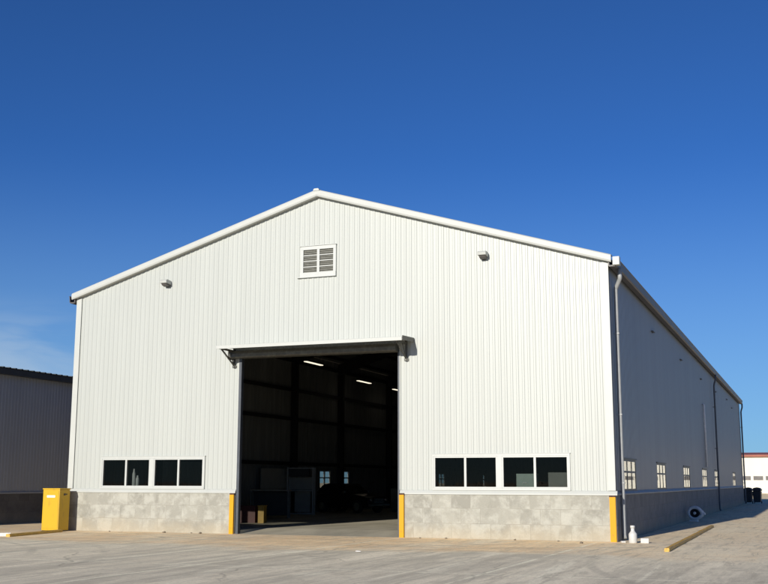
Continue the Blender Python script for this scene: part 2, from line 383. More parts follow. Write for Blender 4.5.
# the far left hand wall has its own windows, seen from inside
LW = [(20.5, 22.0), (23.05, 24.5), (40.0, 41.5), (50.0, 51.5)]
lh = [(a, b, 1.30, 2.25) for a, b in LW]
ribbed(0.0, LEN, lambda u: EAVE, BH+0.02, [], lambda u, d, z: (-W2-d, u, z), period=0.38) if False else None
ribbed(0.0, LEN, lambda u: EAVE, BH+0.02, lh, lambda u, d, z: (-W2-d, u, z), period=0.38).build('side_wall', 'shadecladding', wh, fix=False)
ribbed(-W2, W2, lambda u: roof_z(u), BH+0.02, [], lambda u, d, z: (u, LEN+d, z), period=0.38, brk=(0.0,)).build('rear_wall', 'shadecladding', wh, fix=False)

# inner lining: flat dark leaf 0.12 inside
def leaf(u0, u1, top, z0, holes, place, brk=()):
    us = sorted(set([u0, u1] + [u for h in holes for u in h[:2]] + list(brk))); mb = MB()
    for a, b in zip(us, us[1:]):
        mid = (a+b)/2; z = z0
        for c in sorted([(h[2], h[3]) for h in holes if h[0] < mid < h[1]]):
            if c[0] > z: mb.quad(place(a, z), place(b, z), place(b, c[0]), place(a, c[0]))
            z = max(z, c[1])
        mb.quad(place(a, z), place(b, z), place(b, top(b)), place(a, top(a)))
    return mb
I = 0.12
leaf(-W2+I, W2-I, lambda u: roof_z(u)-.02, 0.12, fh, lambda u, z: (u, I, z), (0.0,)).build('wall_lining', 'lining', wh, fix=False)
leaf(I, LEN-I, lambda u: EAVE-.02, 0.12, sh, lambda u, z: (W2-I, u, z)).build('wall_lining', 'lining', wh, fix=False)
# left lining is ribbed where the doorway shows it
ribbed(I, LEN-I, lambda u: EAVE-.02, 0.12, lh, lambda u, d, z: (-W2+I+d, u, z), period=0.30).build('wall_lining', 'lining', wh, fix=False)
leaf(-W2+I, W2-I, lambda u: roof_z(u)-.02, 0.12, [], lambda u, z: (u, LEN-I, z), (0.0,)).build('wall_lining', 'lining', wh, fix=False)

# block base
b = MB(); b.box(-W2-0.05, DL-0.05, -0.055, 0.115, 0, BH); b.build('block_wall', 'blockfront', wh)
b = MB(); b.box(DR+0.05, W2+0.05, -0.055, 0.115, 0, BH); b.build('block_wall', 'blockfront', wh)
b = MB(); b.box(W2-0.11, W2+0.048, 0.118, LEN-0.1, 0, BH-0.002); b.build('block_wall', 'blockshade', wh)
b = MB(); b.box(-W2-0.048, -W2+0.11, 0.118, LEN-0.1, 0, BH-0.002); b.build('block_wall', 'blockshade', wh)
b = MB(); b.box(-W2-0.05, W2+0.05, LEN-0.098, LEN+0.05, 0, BH-0.004); b.build('block_wall', 'blockshade', wh)

# base flashing strips at the foot of the sheeting
def drip(x0, x1, nm='base_flashing'):
    m = MB(); m.prism([(-0.005, BH+0.10), (-0.035, BH+0.09), (-0.085, BH+0.012), (-0.085, BH-0.025), (-0.078, BH-0.025), (-0.070, BH+0.004), (-0.005, BH+0.004)], 'x', x0, x1)
    return m.build(nm, 'trim', wh)
drip(-W2-0.09, DL-0.03); drip(DR+0.03, W2+0.09)
m = MB(); m.prism([(W2+0.005, BH+0.10), (W2+0.035, BH+0.09), (W2+0.088, BH+0.012), (W2+0.088, BH-0.025), (W2+0.08, BH-0.025), (W2+0.07, BH+0.004), (W2+0.005, BH+0.004)], 'y', 0.02, LEN); m.build('base_flashing', 'shadeflash', wh)
# corner flashings
for sx in (-1, 1):
    m = MB()
    x0, x1 = sorted((sx*(W2-0.17), sx*(W2+0.045)))
    m.box(x0, x1, -0.045, -0.0262, BH+0.105, EAVE-0.02)
    m.build('corner_flashing', 'trim', wh)
m = MB(); m.box(W2+0.0262, W2+0.043, -0.024, 0.20, BH+0.105, EAVE-0.02); m.build('corner_flashing', 'bronze', wh)
m = MB(); m.box(W2+0.0262, W2+0.05, LEN-0.2, LEN+0.02, BH+0.105, EAVE-0.02); m.build('corner_flashing', 'bronze', wh)

# roof: two ribbed sheets with thickness, standing on the walls
OV = 0.16; SLOPE = (APEX-EAVE)/W2
rf = MB()
for sx in (-1, 1):
    ys = [-OV]; hs = [0.0]; y = -OV+0.1
    while y < LEN+OV-0.2:
        for dy, h in ((0, 0), (0.03, .03), (0.08, .03), (0.11, 0)): ys.append(y+dy); hs.append(h)
        y += 0.4
    ys.append(LEN+OV); hs.append(0)
    xe = W2+0.14
    for i in range(len(ys)-1):
        za = lambda x, h: APEX+0.10-SLOPE*x+h
        rf.quad((0, ys[i], za(0, hs[i])), (sx*xe, ys[i], za(xe, hs[i])), (sx*xe, ys[i+1], za(xe, hs[i+1])), (0, ys[i+1], za(0, hs[i+1])))
    rf.quad((0, -OV, APEX+0.03), (sx*xe, -OV, APEX+0.03-SLOPE*xe), (sx*xe, LEN+OV, APEX+0.03-SLOPE*xe), (0, LEN+OV, APEX+0.03))
rf.build('roof', 'roofsheet', wh, fix=False)
rl = MB()
for sx in (-1, 1):
    rl.quad((0, I, APEX-0.04), (sx*(W2-I), I, APEX-0.04-SLOPE*(W2-I)), (sx*(W2-I), LEN-I, APEX-0.04-SLOPE*(W2-I)), (0, LEN-I, APEX-0.04))
rl.build('roof_lining', 'lining', wh, fix=False)
# barge capping: rounded profile run up both rakes (front) – cross-section in (y, dz)
def barge(y0, sgn):
    prof = [(0.0, -0.085), (-0.012, -0.10), (-0.03, -0.09), (-0.048, -0.04), (-0.052, 0.05), (-0.042, 0.10), (-0.02, 0.13), (0.02, 0.142), (0.12, 0.145), (0.26, 0.135), (0.26, 0.105), (0.0, 0.09)]
    m = MB()
    for sx in (-1, 1):
        st = [0.0, 0.5, W2+0.02, W2+0.16]
        i0 = len(m.v); n = len(prof)
        for x in st:
            for (py, pz) in prof: m.v.append((sx*x, y0+sgn*py, APEX+0.085-SLOPE*x+pz))
        for a in range(len(st)-1):
            for j in range(n):
                m.f.append((i0+a*n+j, i0+a*n+(j+1) % n, i0+(a+1)*n+(j+1) % n, i0+(a+1)*n+j)); m.sm.append(False)
        m.f.append(tuple(i0+(len(st)-1)*n+j for j in range(n))); m.sm.append(False)
    return m.build('barge_capping', 'trim', wh)
barge(-OV, 1); barge(LEN+OV, -1)
# soffit strip between barge and wall
m = MB()
for sx in (-1, 1):
    m.quad((0, -OV+0.01, APEX-0.005), (sx*(W2+.1), -OV+0.01, APEX-0.005-SLOPE*(W2+.1)), (sx*(W2+.1), 0.0, APEX-0.005-SLOPE*(W2+.1)), (0, 0.0, APEX-0.005))
m.build('soffit', 'trim', wh, fix=False)
# ridge cap
m = MB(); m.prism([(-0.11, APEX+0.165), (-0.09, APEX+0.222), (-0.06, APEX+0.24), (0.06, APEX+0.24), (0.09, APEX+0.222), (0.11, APEX+0.165), (0.09, APEX+0.165), (-0.09, APEX+0.165)], 'y', -OV-0.066, LEN+OV+0.066)
m.build('ridge_cap', 'trim', wh)

# eave gutters
for sx in (-1, 1):
    m = MB(); z1 = EAVE+0.06
    pr = [(0.06, z1), (0.06, z1-0.20), (0.09, z1-0.24), (0.25, z1-0.24), (0.29, z1-0.20), (0.31, z1), (0.33, z1+0.02), (0.30, z1+0.03), (0.285, z1), (0.27, z1-0.19), (0.10, z1-0.20), (0.085, z1)]
    m.prism([(sx*(W2+a), z) for a, z in pr], 'y', -OV+0.03, LEN+OV)
    m.build('gutter', 'bronze', wh)
# eave flashing below gutter
# white gutter end
m = MB(); m.box(W2+0.20, W2+0.40, -OV-0.03, -OV+0.20, EAVE-0.15, EAVE+0.10, 0.015); m.build('gutter_outlet', 'trim', wh)

# downpipes
def arc(p0, p1, p2, n=5):
    p0, p1, p2 = map(Vector, (p0, p1, p2))
    return [(p0*(1-t)**2 + p1*2*t*(1-t) + p2*t*t) for t in [i/n for i in range(n+1)]]
def downpipe(y, yg, m_, zlow=0.06, zt=EAVE-0.19, r=0.055):
    xg, xw = W2+0.20, W2+0.155
    pts = [(xg+0.06, yg, zt+0.05)] + arc((xg+0.06, yg, zt-0.18), (xg+0.05, yg, zt-0.34), (xg-0.0, yg+(y-yg)*.3, zt-0.42)) + arc((xw, y-(y-yg)*.12, zt-0.62), (xw, y, zt-0.70), (xw, y, zt-0.85)) + [(xw, y, 3.0), (xw, y, 1.5), (xw, y, zlow+.12), (xw+0.04, y-0.02, zlow)]
    mb = MB(); mb.tube(pts, r, 12)
    p = mb.build('downpipe', m_, wh)
    for z in (6.0, 3.6, 1.62): br = MB(); br.box(W2+0.03, xw+r+0.008, y-r-0.015, y+r+0.015, z, z+0.035); br.build('pipe_bracket', m_, p)
    return p
pd = MB(); xw = W2+0.105
pd.tube([(W2+0.30, 0.45, EAVE-0.12), (W2+0.30, 0.45, EAVE-0.40), (W2+0.295, 0.455, EAVE-0.46), (xw+0.02, 0.79, EAVE-0.66), (xw, 0.80, EAVE-0.72), (xw, 0.80, 5.0), (xw, 0.80, 3.0), (xw, 0.80, 1.5), (xw, 0.80, .16), (xw+0.03, 0.77, .05)], 0.062, 14)
pd = pd.build('downpipe', 'pipe', wh)
for z in (6.0, 3.6, 1.62): br = MB(); br.box(W2+0.03, xw+.07, 0.725, 0.875, z, z+0.035); br.build('pipe_bracket', 'pipe', pd)
downpipe(35.0, 35.0, 'darkpipe', 0.05, r=0.05)
downpipe(LEN+0.05, LEN+0.10, 'darkpipe', 0.05, r=0.06)
m = MB(); m.tube([(W2+0.10, 28.4, 2.45), (W2+0.10, 28.4, 5.7), (W2+0.03, 28.4, 5.76)], 0.06, 10); m.build('vent_pipe', 'greywhite', wh)

# windows -------------------------------------------------------------
def front_window(x0, x1):
    yf = -0.03; fr = MB(); z0, z1 = WIN_Z0+0.001, WIN_Z1-0.001; t = 0.045; xm = (x0+x1)/2
    fr.box(x0, x1, -0.042, 0.06, z0, z0+t); fr.box(x0, x1, -0.042, 0.06, z1-t, z1)
    for a in (x0, x1-t): fr.box(a, a+t, -0.040, 0.058, z0+t, z1-t)
    fr.box(xm-0.034, xm+0.034, -0.038, 0.056, z0+t, z1-t)
    w = fr.build('window', 'frame', wh)
    for a, c in ((x0+t, xm-0.034), (xm+0.034, x1-t)):
        p = MB(); p.box(a, c, 0.004, 0.012, z0+t, z1-t); p.build('pane', 'glass', w)
    return w
def surround(x0, x1):
    m = MB(); e = 0.045
    m.box(x0-e, x1+e, -0.052, 0.0, WIN_Z1+0.001, WIN_Z1+0.065)
    m.box(x0-e, x1+e, -0.060, 0.0, WIN_Z0-0.058, WIN_Z0-0.001)
    m.box(x0-e, x0, -0.051, 0.0, WIN_Z0, WIN_Z1); m.box(x1, x1+e, -0.051, 0.0, WIN_Z0, WIN_Z1)
    xm = (x0+x1)/2; m.box(xm-0.068, xm+0.068, -0.046, 0.05, WIN_Z0, WIN_Z1)
    m.box(x0-e-0.012, x1+e+0.012, -0.068, 0.0, WIN_Z1+0.066, WIN_Z1+0.078)
    return m.build('window_surround', 'frame', wh)
for x0, x1 in (LWIN, RWIN):
    xm = (x0+x1)/2; surround(x0, x1)
    front_window(x0+0.002, xm-0.070); front_window(xm+0.070, x1-0.002)
def side_window(y0, y1, X, sgn, z0, z1, cols, glass, fm):
    m = MB(); t = 0.06
    def bx(a, b, c, d, dx=0.0):
        x0, x1 = sorted((X+sgn*(0.016-dx), X-sgn*0.06)); m.box(x0, x1, a, b, c, d)
    bx(y0, y1, z0, z0+t); bx(y0, y1, z1-t, z1); bx(y0, y0+t, z0+t, z1-t, .002); bx(y1-t, y1, z0+t, z1-t, .002)
    zt = z0 + (z1-z0)*0.60; bx(y0+t, y1-t, zt-0.03, zt+0.03, .006)
    cs = [y0 + (y1-y0)*i/cols for i in range(cols+1)]
    for c in cs[1:-1]: bx(c-0.045, c+0.045, z0+t, zt-0.03, .004); bx(c-0.045, c+0.045, zt+0.03, z1-t, .004)
    w = m.build('window', fm, wh)
    for i in range(cols):
        for (a, b) in ((z0+t, zt-0.03), (zt+0.03, z1-t)):
            ya = cs[i] + (t if i == 0 else .045); yb = cs[i+1] - (t if i == cols-1 else .045)
            x0, x1 = sorted((X+sgn*0.002, X-sgn*0.006)); p = MB(); p.box(x0, x1, ya, yb, a, b); p.build('pane', glass, w)
    x0, x1 = sorted((X+sgn*0.0, X+sgn*0.045)); h = MB(); h.box(x0, x1, y0-0.06, y1+0.06, z1, z1+0.04); h.build('window_hood', fm, w); h = MB(); h.box(x0, x1, y0-0.06, y1+0.06, z0-0.05, z0); h.build('window_sill', fm, w)
for a, c in SW: side_window(a, c, W2, 1, WIN_Z0-0.07, WIN_Z1-0.07, 3, 'sideglass', 'darktrim')
for a, c in LW: side_window(a, c, -W2, -1, 1.30, 2.25, 2, 'clearglass', 'frame')

# gable vent ------------------------------------------------------------
vx0, vx1, vz0, vz1 = VENT
m = MB(); e = 0.075
m.box(vx0-0.02, vx1+0.02, -0.062, 0.02, vz1-0.09, vz1+0.03); m.box(vx0-0.04, vx1+0.02, -0.072, 0.02, vz0-0.05, vz0+0.10)
m.box(vx0-0.02, vx0+e, -0.058, 0.02, vz0+0.10, vz1-0.09); m.box(vx1-e, vx1+0.02, -0.058, 0.02, vz0+0.10, vz1-0.09)
xm = (vx0+vx1)/2; m.box(xm-0.045, xm+0.045, -0.055, 0.02, vz0+0.10, vz1-0.09)
m.box(vx0-0.06, vx1+0.03, -0.09, -0.0, vz1+0.03, vz1+0.045); m.box(vx0-0.14, vx1+0.02, -0.085, -0.0, vz0-0.065, vz0-0.05)
vent = m.build('gable_vent', 'frame', wh)
for a, c in ((vx0+e, xm-0.045), (xm+0.045, vx1-e)):
    l = MB(); H = vz1-0.09-(vz0+0.10)
    for i in range(12):
        z = vz0+0.10+H*(i+0.5)/12; l.quad((a, -0.03, z-0.035), (c, -0.03, z-0.035), (c, 0.015, z+0.035), (a, 0.015, z+0.035))
    l.build('louvre_blade', 'louver', vent, fix=False)
    l = MB()
    for i in range(1, 4): z = vz0+0.10+H*i/4; l.box(a, c, -0.045, -0.031, z-0.012, z+0.012)
    l.build('glazing_bar', 'frame', vent)
l = MB(); l.box(vx0+.02, vx1-.02, 0.03, 0.05, vz0+.02, vz1-.02); l.build('back_plate', 'steel', vent)

# doorway -----------------------------------------------------------------
m = MB(); m.box(DL-0.01, DL+0.085, -0.06, 0.085, 0.0, DT); m.build('door_jamb', 'jamb', wh)
m = MB(); m.box(DR-0.05, DR+0.01, -0.03, 0.085, 0.0, DT); m.build('door_jamb', 'jamb', wh)
m = MB(); m.box(DL-0.04, DL-0.012, -0.04, 0.10, BH+.1, DT+0.1); m.build('door_flashing', 'trim', wh)
m = MB(); m.box(DR+0.012, DR+0.04, -0.04, 0.10, BH+.1, DT+0.1); m.build('door_flashing', 'trim', wh)
# roller door housing under the awning
m = MB(); m.prism([(-0.026, DT+0.20), (-0.26, DT+0.17), (-0.30, DT+0.08), (-0.30, DT-0.02), (-0.26, DT-0.06), (0.10, DT-0.06), (0.10, DT+.2)], 'x', DL-0.26, DR-0.03)
m.build('roller_door_housing', 'galv', wh)
for i, xx in enumerate((DL-0.26, )):
    m = MB(); m.box(xx-0.03, xx-0.003, -0.34, -0.03, DT-0.10, DT+0.22); m.build('end_plate', 'galv', wh)
# awning
AX0, AX1, AD, AZ = -3.06, 3.32, 1.10, 5.985
aw = MB()
aw.prism([(-0.03, AZ+0.05), (-AD, AZ+0.0), (-AD-0.015, AZ-0.01), (-AD-0.015, AZ-0.115), (-AD+0.02, AZ-0.115), (-AD+0.02, AZ-0.045), (-0.03, AZ+0.01)], 'x', AX0, AX1)
awn = aw.build('awning', 'trim', wh)
m = MB(); m.prism([(-0.03, AZ+0.085), (-AD+.02, AZ+0.04), (-AD+.02, AZ-0.10), (-0.03, AZ-0.05)], 'x', AX1+0.002, AX1+0.012); m.build('end_plate', 'galv', awn)
for bx in (DL-0.20, DR+0.24):
    k = MB()
    k.box(bx-0.03, bx+0.03, -0.10, -0.03, 5.36, AZ+0.02); k.box(bx-0.03, bx+0.03, -AD+0.08, -0.102, AZ-0.115, AZ-0.055)
    k.tube([(bx, -AD+0.16, AZ-0.09), (bx, -0.09, 5.44)], 0.028, 8)
    k.tube([(bx, -0.42, AZ-0.09), (bx, -0.09, 5.46)], 0.016, 6)
    k.box(bx-0.07, bx+0.07, -0.05, -0.027, 5.36, 5.44)
    k.build('awning_bracket', 'galv', awn)

# ramp and inner slab
m = MB(); FZ = 0.12
m.prism([(-0.03, 0.0), (-0.03, 0.001), (0.30, 0.016), (1.7, FZ), (1.7, 0.0)], 'x', DL+0.087, DR-0.052); m.build('door_ramp', 'floor', wh)
m = MB(); m.box(-W2+0.11, W2-0.11, 1.702, LEN-0.1, 0.0, FZ)
m.box(-W2+0.11, DL+0.085, 0.12, 1.70, 0.0, FZ); m.box(DR-0.05, W2-0.11, 0.12, 1.70, 0.0, FZ); m.build('floor_slab', 'floor', wh)

# portal frames, girts, purlins
ys = [5.0, 11.0, 17.0, 22.75, 30.0, 36.5, 43.0, 49.5, 56.0]
for y in ys:
    for sx in (-1, 1):
        c = MB(); x0, x1 = sorted((sx*(W2-0.47), sx*(W2-0.14)))
        xc = sx*(W2-0.305)
        c.box(x0, x0+0.015, y-0.09, y+0.09, FZ, EAVE-0.1); c.box(x1-0.015, x1, y-0.09, y+0.09, FZ, EAVE-0.1); c.box(x0+0.0152, x1-0.0152, y-0.012, y+0.012, FZ, EAVE-0.12)
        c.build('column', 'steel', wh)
    r = MB()
    for sx in (-1, 1):
        r.prism([(0, APEX-0.15), (sx*(W2-0.14), APEX-0.15-SLOPE*(W2-.14)), (sx*(W2-0.14), APEX-0.75-SLOPE*(W2-.14)), (0, APEX-0.50)], 'y', y-0.08, y+0.08)
    r.build('rafter', 'steel', wh)
for z in (2.45, 4.62, 6.05, 7.5):
    for sx in (-1, 1):
        gq = MB(); x0, x1 = sorted((sx*(W2-0.29), sx*(W2-0.20))); gq.box(x0, x1, 0.3, LEN-0.3, z, z+0.17); gq.build('girt', 'steel', wh)
for i in range(1, 7):
    for sx in (-1, 1):
        x = W2*i/6.5; gq = MB(); gq.box(sx*x-0.035, sx*x+0.035, 0.3, LEN-0.3, APEX-0.24-SLOPE*x, APEX-0.09-SLOPE*x); gq.build('purlin', 'steel', wh)
# small wall brackets high on the side wall
for y, z in ((9.4, 7.18), (18.7, 7.1), (28.06, 7.06), (37.4, 7.1), (46.8, 7.3), (51.4, 7.0)):
    m = MB(); m.box(W2+0.02, W2+0.10, y-0.28, y+0.28, z-0.012, z+0.012); m.box(W2+0.02, W2+0.06, y-0.04, y+0.04, z-0.05, z-0.012); m.build('wall_bracket', 'darkpipe', wh)

# ---------------------------------------------------------------- floodlights on the gable
def floodlight(x, z, label):
    t = thing('floodlight', label, 'floodlight', (x, 0, z), 0, 'floodlights on the gable'); t.scale = (.82, .85, .82)
    h = MB(); h.prism([(-0.03, 0.10), (-0.34, 0.13), (-0.42, 0.07), (-0.40, -0.02), (-0.06, -0.05), (-0.03, -0.02)], 'x', -0.15, 0.17); h.build('housing', 'trim', t)
    s = MB(); s.prism([(-0.36, -0.024), (-0.10, -0.052), (-0.12, -0.14), (-0.30, -0.10)], 'x', -0.11, 0.13); s.build('lens', 'bronze', t)
    k = MB(); k.box(-0.05, 0.07, -0.06, -0.026, -0.16, 0.12); k.build('mounting_plate', 'galv', t)
floodlight(5.62, 8.50, 'small white floodlight on the gable to the right of the louvred vent')
floodlight(-5.66, 8.36, 'small white floodlight on the gable to the left of the louvred vent')

# ---------------------------------------------------------------- yellow guards on the block wall edges
def guard(x, y, lab, w=0.17, h=1.24):
    t = thing('guard_post', lab, 'guard post', (x, y, 0), 0, 'yellow guards on the block wall')
    m = MB(); k = 0.012
    m.box(-w/2, w/2, -0.07, -0.07+k, 0.0, h); m.box(-w/2, -w/2+k, -0.07+k, 0.0, 0.0, h-.002); m.box(w/2-k, w/2, -0.07+k, 0.0, 0.0, h-.002)
    m.build('channel', 'guard', t)
    p = MB(); p.box(-w/2+k, w/2-k, -0.057, -0.0, h-0.05, h-0.03); p.box(-w/2-0.01, w/2+0.01, -0.05, 0.0, h, h+0.05); p.build('cap_bracket', 'rust', t)
guard(DL-0.135, -0.057, 'yellow steel guard at the left side of the open doorway', 0.15)
guard(DR+0.10, -0.057, 'yellow steel guard at the right side of the open doorway', 0.15, 1.27)
guard(W2-0.045, -0.057, 'yellow steel guard at the corner of the building beside the pale downpipe', 0.17)

# ---------------------------------------------------------------- yellow cabinet
t = thing('equipment_cabinet', 'tall bright yellow cabinet with a white label at the left corner of the warehouse', 'cabinet', (-9.34, -0.67, 0))
m = MB(); m.box(-0.34, 0.34, -0.28, 0.28, 0.03, 1.385, 0.02); m.build('body', 'cabinet', t)
m = MB(); m.box(-0.325, 0.325, -0.265, 0.265, 0.0, 0.03); m.build('plinth', 'darkplastic', t)
m = MB(); m.box(-0.355, 0.355, -0.295, 0.295, 1.386, 1.425, 0.012); m.build('lid', 'cabinet', t)
m = MB(); m.box(-0.31, 0.31, -0.292, -0.281, 0.10, 1.34, 0.004); d = m.build('door', 'cabinet', t)
m = MB(); m.box(-0.16, 0.17, -0.297, -0.2925, 1.12, 1.19); m.build('label', 'label', d)
m = MB(); m.box(0.341, 0.352, -0.06, 0.03, 1.19, 1.25); m.box(0.341, 0.350, 0.06, 0.12, 1.21, 1.24); m.build('vent', 'darkplastic', t)

# ---------------------------------------------------------------- kerb beams beside the building
def beam(name, p0, p1, w, h, m_, label, cat, n=14):
    p0, p1 = Vector(p0), Vector(p1); d = p1-p0; L_ = d.length; d.normalize(); s = Vector((-d.y, d.x, 0))
    prof = [(-w/2, 0), (-w/2, h*.80), (-w*.42, h*.96), (-w*.36, h), (w*.36, h), (w*.42, h*.96), (w/2, h*.80), (w/2, 0)]
    m = MB(); k = len(prof)
    for i in range(n+1):
        j = random.uniform(-1, 1)*0.012; c = p0+d*(L_*i/n)+s*j
        for a, z in prof: m.v.append(tuple(c+s*a+Vector((0, 0, z*(1+random.uniform(-.04, .04))))))
    for i in range(n):
        for j in range(k): m.f.append((i*k+j, i*k+(j+1) % k, (i+1)*k+(j+1) % k, (i+1)*k+j)); m.sm.append(False)
    m.f.append(tuple(range(k))); m.f.append(tuple(n*k+k-1-j for j in range(k))); m.sm += [False, False]
    return tag(m.build(name, m_), label, cat)
beam('kerb_beam', (11.22, -4.0, 0), (10.98, 11.6, 0), 0.12, 0.085, 'timber', 'long worn yellow beam lying on the ground on the sunny right side of the warehouse', 'kerb beam', 24)
beam('kerb_beam', (-8.12, -4.45, 0), (-8.72, -1.15, 0), 0.13, 0.085, 'timber', 'short yellow beam lying on the ground in front of the tall yellow cabinet', 'kerb beam', 8)
beam('kerb_beam', (-8.34, -4.05, 0), (-14.0, -7.4, 0), 0.13, 0.10, 'kerbwhite', 'white painted beam on the ground at the left edge next to the short yellow beam', 'kerb beam', 10)

# ---------------------------------------------------------------- bottle and block by the downpipe
t = thing('chemical_bottle', 'white bottle shaped container with a narrow neck standing by the foot of the pale downpipe', 'bottle', (9.88, -0.42, 0))
m = MB(); pr = []
def sq(hw, z): return [(hw, z)]
m.lathe([(0.0, 0.0), (0.108, 0.0), (0.115, 0.015), (0.115, 0.235), (0.105, 0.265), (0.066, 0.31), (0.052, 0.34), (0.050, 0.42)], (0, 0, 0), 'z', 20); m.build('body', 'white', t)
m = MB(); m.lathe([(0.050, 0.40), (0.062, 0.402), (0.064, 0.465), (0.057, 0.476), (0.0, 0.476)], (0, 0, 0), 'z', 20); m.build('cap', 'white', t)
t = MB(); t.box(-0.11, 0.11, -0.1, 0.1, 0, 0.135, 0.015); o = t.build('white_block', 'white'); o.location = (10.19, -0.36, 0); o.rotation_euler = (0, 0, .15)
tag(o, 'small white block on the ground to the right of the white bottle', 'block')
t = MB(); t.box(-0.06, 0.06, -0.05, 0.05, 0, 0.05, 0.012); o = t.build('white_scrap', 'white'); o.location = (9.60, -0.35, 0); o.rotation_euler = (0, 0, .5)
tag(o, 'tiny white scrap on the ground between the corner guard and the white bottle', 'scrap')

# ---------------------------------------------------------------- reel in the shade
t = thing('hose_reel', 'white rimmed reel with a black core standing in the shade against the side wall', 'reel', (9.80, 17.6, 0), math.radians(-12))
m = MB(); R0 = 0.235
m.tube([(math.cos(a)*(R0+0.03+(0.05 if -0.5 < a < 0.3 else 0)), 0, 0.36+math.sin(a)*R0) for a in [2*PI*i/28 - PI for i in range(28)]], 0.078, 10, closed=True); m.build('rim', 'greywhite', t)
m = MB(); m.prism([(0.26, 0.25), (0.44, 0.30), (0.43, 0.38), (0.24, 0.46)], 'y', -0.05, 0.05); m.build('handle', 'greywhite', t)
m = MB(); m.lathe([(0.0, 0.06), (0.20, 0.06), (0.21, 0.04), (0.21, -0.04), (0.20, -0.05), (0.12, -0.06), (0.10, -0.02), (0.0, -0.02)], (0, 0, 0.36), 'y', 24); m.build('core', 'black', t)
m = MB(); m.lathe([(0.0, -0.085), (0.05, -0.085), (0.062, -0.07), (0.062, -0.0)], (0, 0, 0.36), 'y', 16); m.build('hub', 'greywhite', t)
m = MB(); m.box(-0.24, 0.12, -0.07, 0.07, 0.0, 0.075, 0.012); m.build('foot', 'greywhite', t)

# ---------------------------------------------------------------- dark bins by the far corner
def bin_(x, y, label):
    t = thing('rubbish_bin', label, 'bin', (x, y, 0), math.radians(-5), 'dark bins at the far corner')
    bm = bmesh.new(); bmesh.ops.create_cube(bm, size=1.0)
    for v in bm.verts:
        k = 0.27 if v.co.z < 0 else 0.33; v.co = Vector((k*(1 if v.co.x > 0 else -1), k*1.1*(1 if v.co.y > 0 else -1), 0.10 if v.co.z < 0 else 1.0))
    bmesh.ops.bevel(bm, geom=bm.edges[:], offset=0.05, segments=3, affect='EDGES'); m = MB(); m.addbm(bm); m.build('body', 'darkplastic', t)
    m = MB(); m.prism([(-0.35, 1.0), (-0.34, 1.12), (-0.22, 1.24), (0.0, 1.28), (0.22, 1.24), (0.34, 1.12), (0.35, 1.0)], 'y', -0.39, 0.39); m.build('lid', 'darkplastic', t)
    for sx in (-1, 1):
        m = MB(); m.lathe([(0.0, -0.03), (0.10, -0.03), (0.10, 0.03), (0.0, 0.03)], (sx*0.28, 0.30, 0.10), 'x', 14); m.build('wheel', 'black', t)
bin_(9.66, 61.6, 'dark rounded bin touching the far corner of the side wall')
bin_(10.30, 62.6, 'dark rounded bin farther out from the wall, in front of the cream building')

# ---------------------------------------------------------------- litter and stones
for (x, y, s, lab) in ((4.36, -6.93, 0.045, 'crumpled pale scrap of litter on the concrete in front of the doorway'), (-6.1, -9.2, 0.05, 'tiny pale scrap of litter on the grey concrete at the left')):
    bm = bmesh.new(); bmesh.ops.create_icosphere(bm, subdivisions=2, radius=1)
    for v in bm.verts: v.co = Vector((v.co.x*s*1.6, v.co.y*s, (v.co.z+1)*s*0.3)) * (1+random.uniform(-.25, .25))
    m = MB(); m.addbm(bm); o = m.build('litter_scrap', 'litter'); o.location = (x, y, 0); tag(o, lab, 'litter')
bm = bmesh.new(); bmesh.ops.create_icosphere(bm, subdivisions=2, radius=1)
for v in bm.verts: v.co = Vector((v.co.x*1.2, v.co.y*0.9, v.co.z*0.6+0.4)) * (1+random.uniform(-.18, .18))
m = MB(); m.addbm(bm); st0 = m.build('stone', 'stone')
stones = [(-5.3, -0.28, .05), (-3.9, -0.35, .05), (-4.3, -0.22, .03), (4.4, -0.25, .035), (6.5, -0.3, .04), (7.8, -0.45, .03), (8.6, -1.2, .05), (3.6, -0.3, .03), (-7.4, -0.3, .03)]
for i, (x, y, s) in enumerate(stones):
    o = st0 if i == 0 else st0.copy()
    if i: COL.objects.link(o)
    o.location = (x, y, 0); o.scale = (s, s, s); o.rotation_euler = (0, 0, i*1.3)
    tag(o, 'small dusty stone lying near the foot of the pale block wall', 'stone', 'small stones along the front block wall')

# ---------------------------------------------------------------- inside the doorway
def ceiling_light(x, y, z, lab):
    t = thing('ceiling_light', lab, 'ceiling light', (x, y, z), 0, 'lit tube lights under the warehouse roof')
    m = MB(); m.prism([(-0.10, 0.0), (0.10, 0.0), (0.05, 0.09), (-0.05, 0.09)], 'y', -0.90, 0.90); m.build('housing', 'steel', t)
    m = MB(); m.box(-0.08, 0.08, -0.88, 0.88, -0.035, -0.002, 0.01); m.build('tube', 'lamp', t)
    m = MB()
    for s in (-.7, .7): m.tube([(0, s, 0.085), (0, s, roof_z(x)-z-0.1)], 0.008, 5)
    m.build('hanger', 'steel', t)
ceiling_light(-6.31, 13.3, 7.0, 'lit tube light nearest the doorway, the largest of the three under the roof')
ceiling_light(-7.72, 22.8, 7.0, 'lit tube light second from the doorway, between two others under the roof')
ceiling_light(-7.86, 28.5, 7.0, 'lit tube light farthest inside, partly cut off by the right side of the doorway')

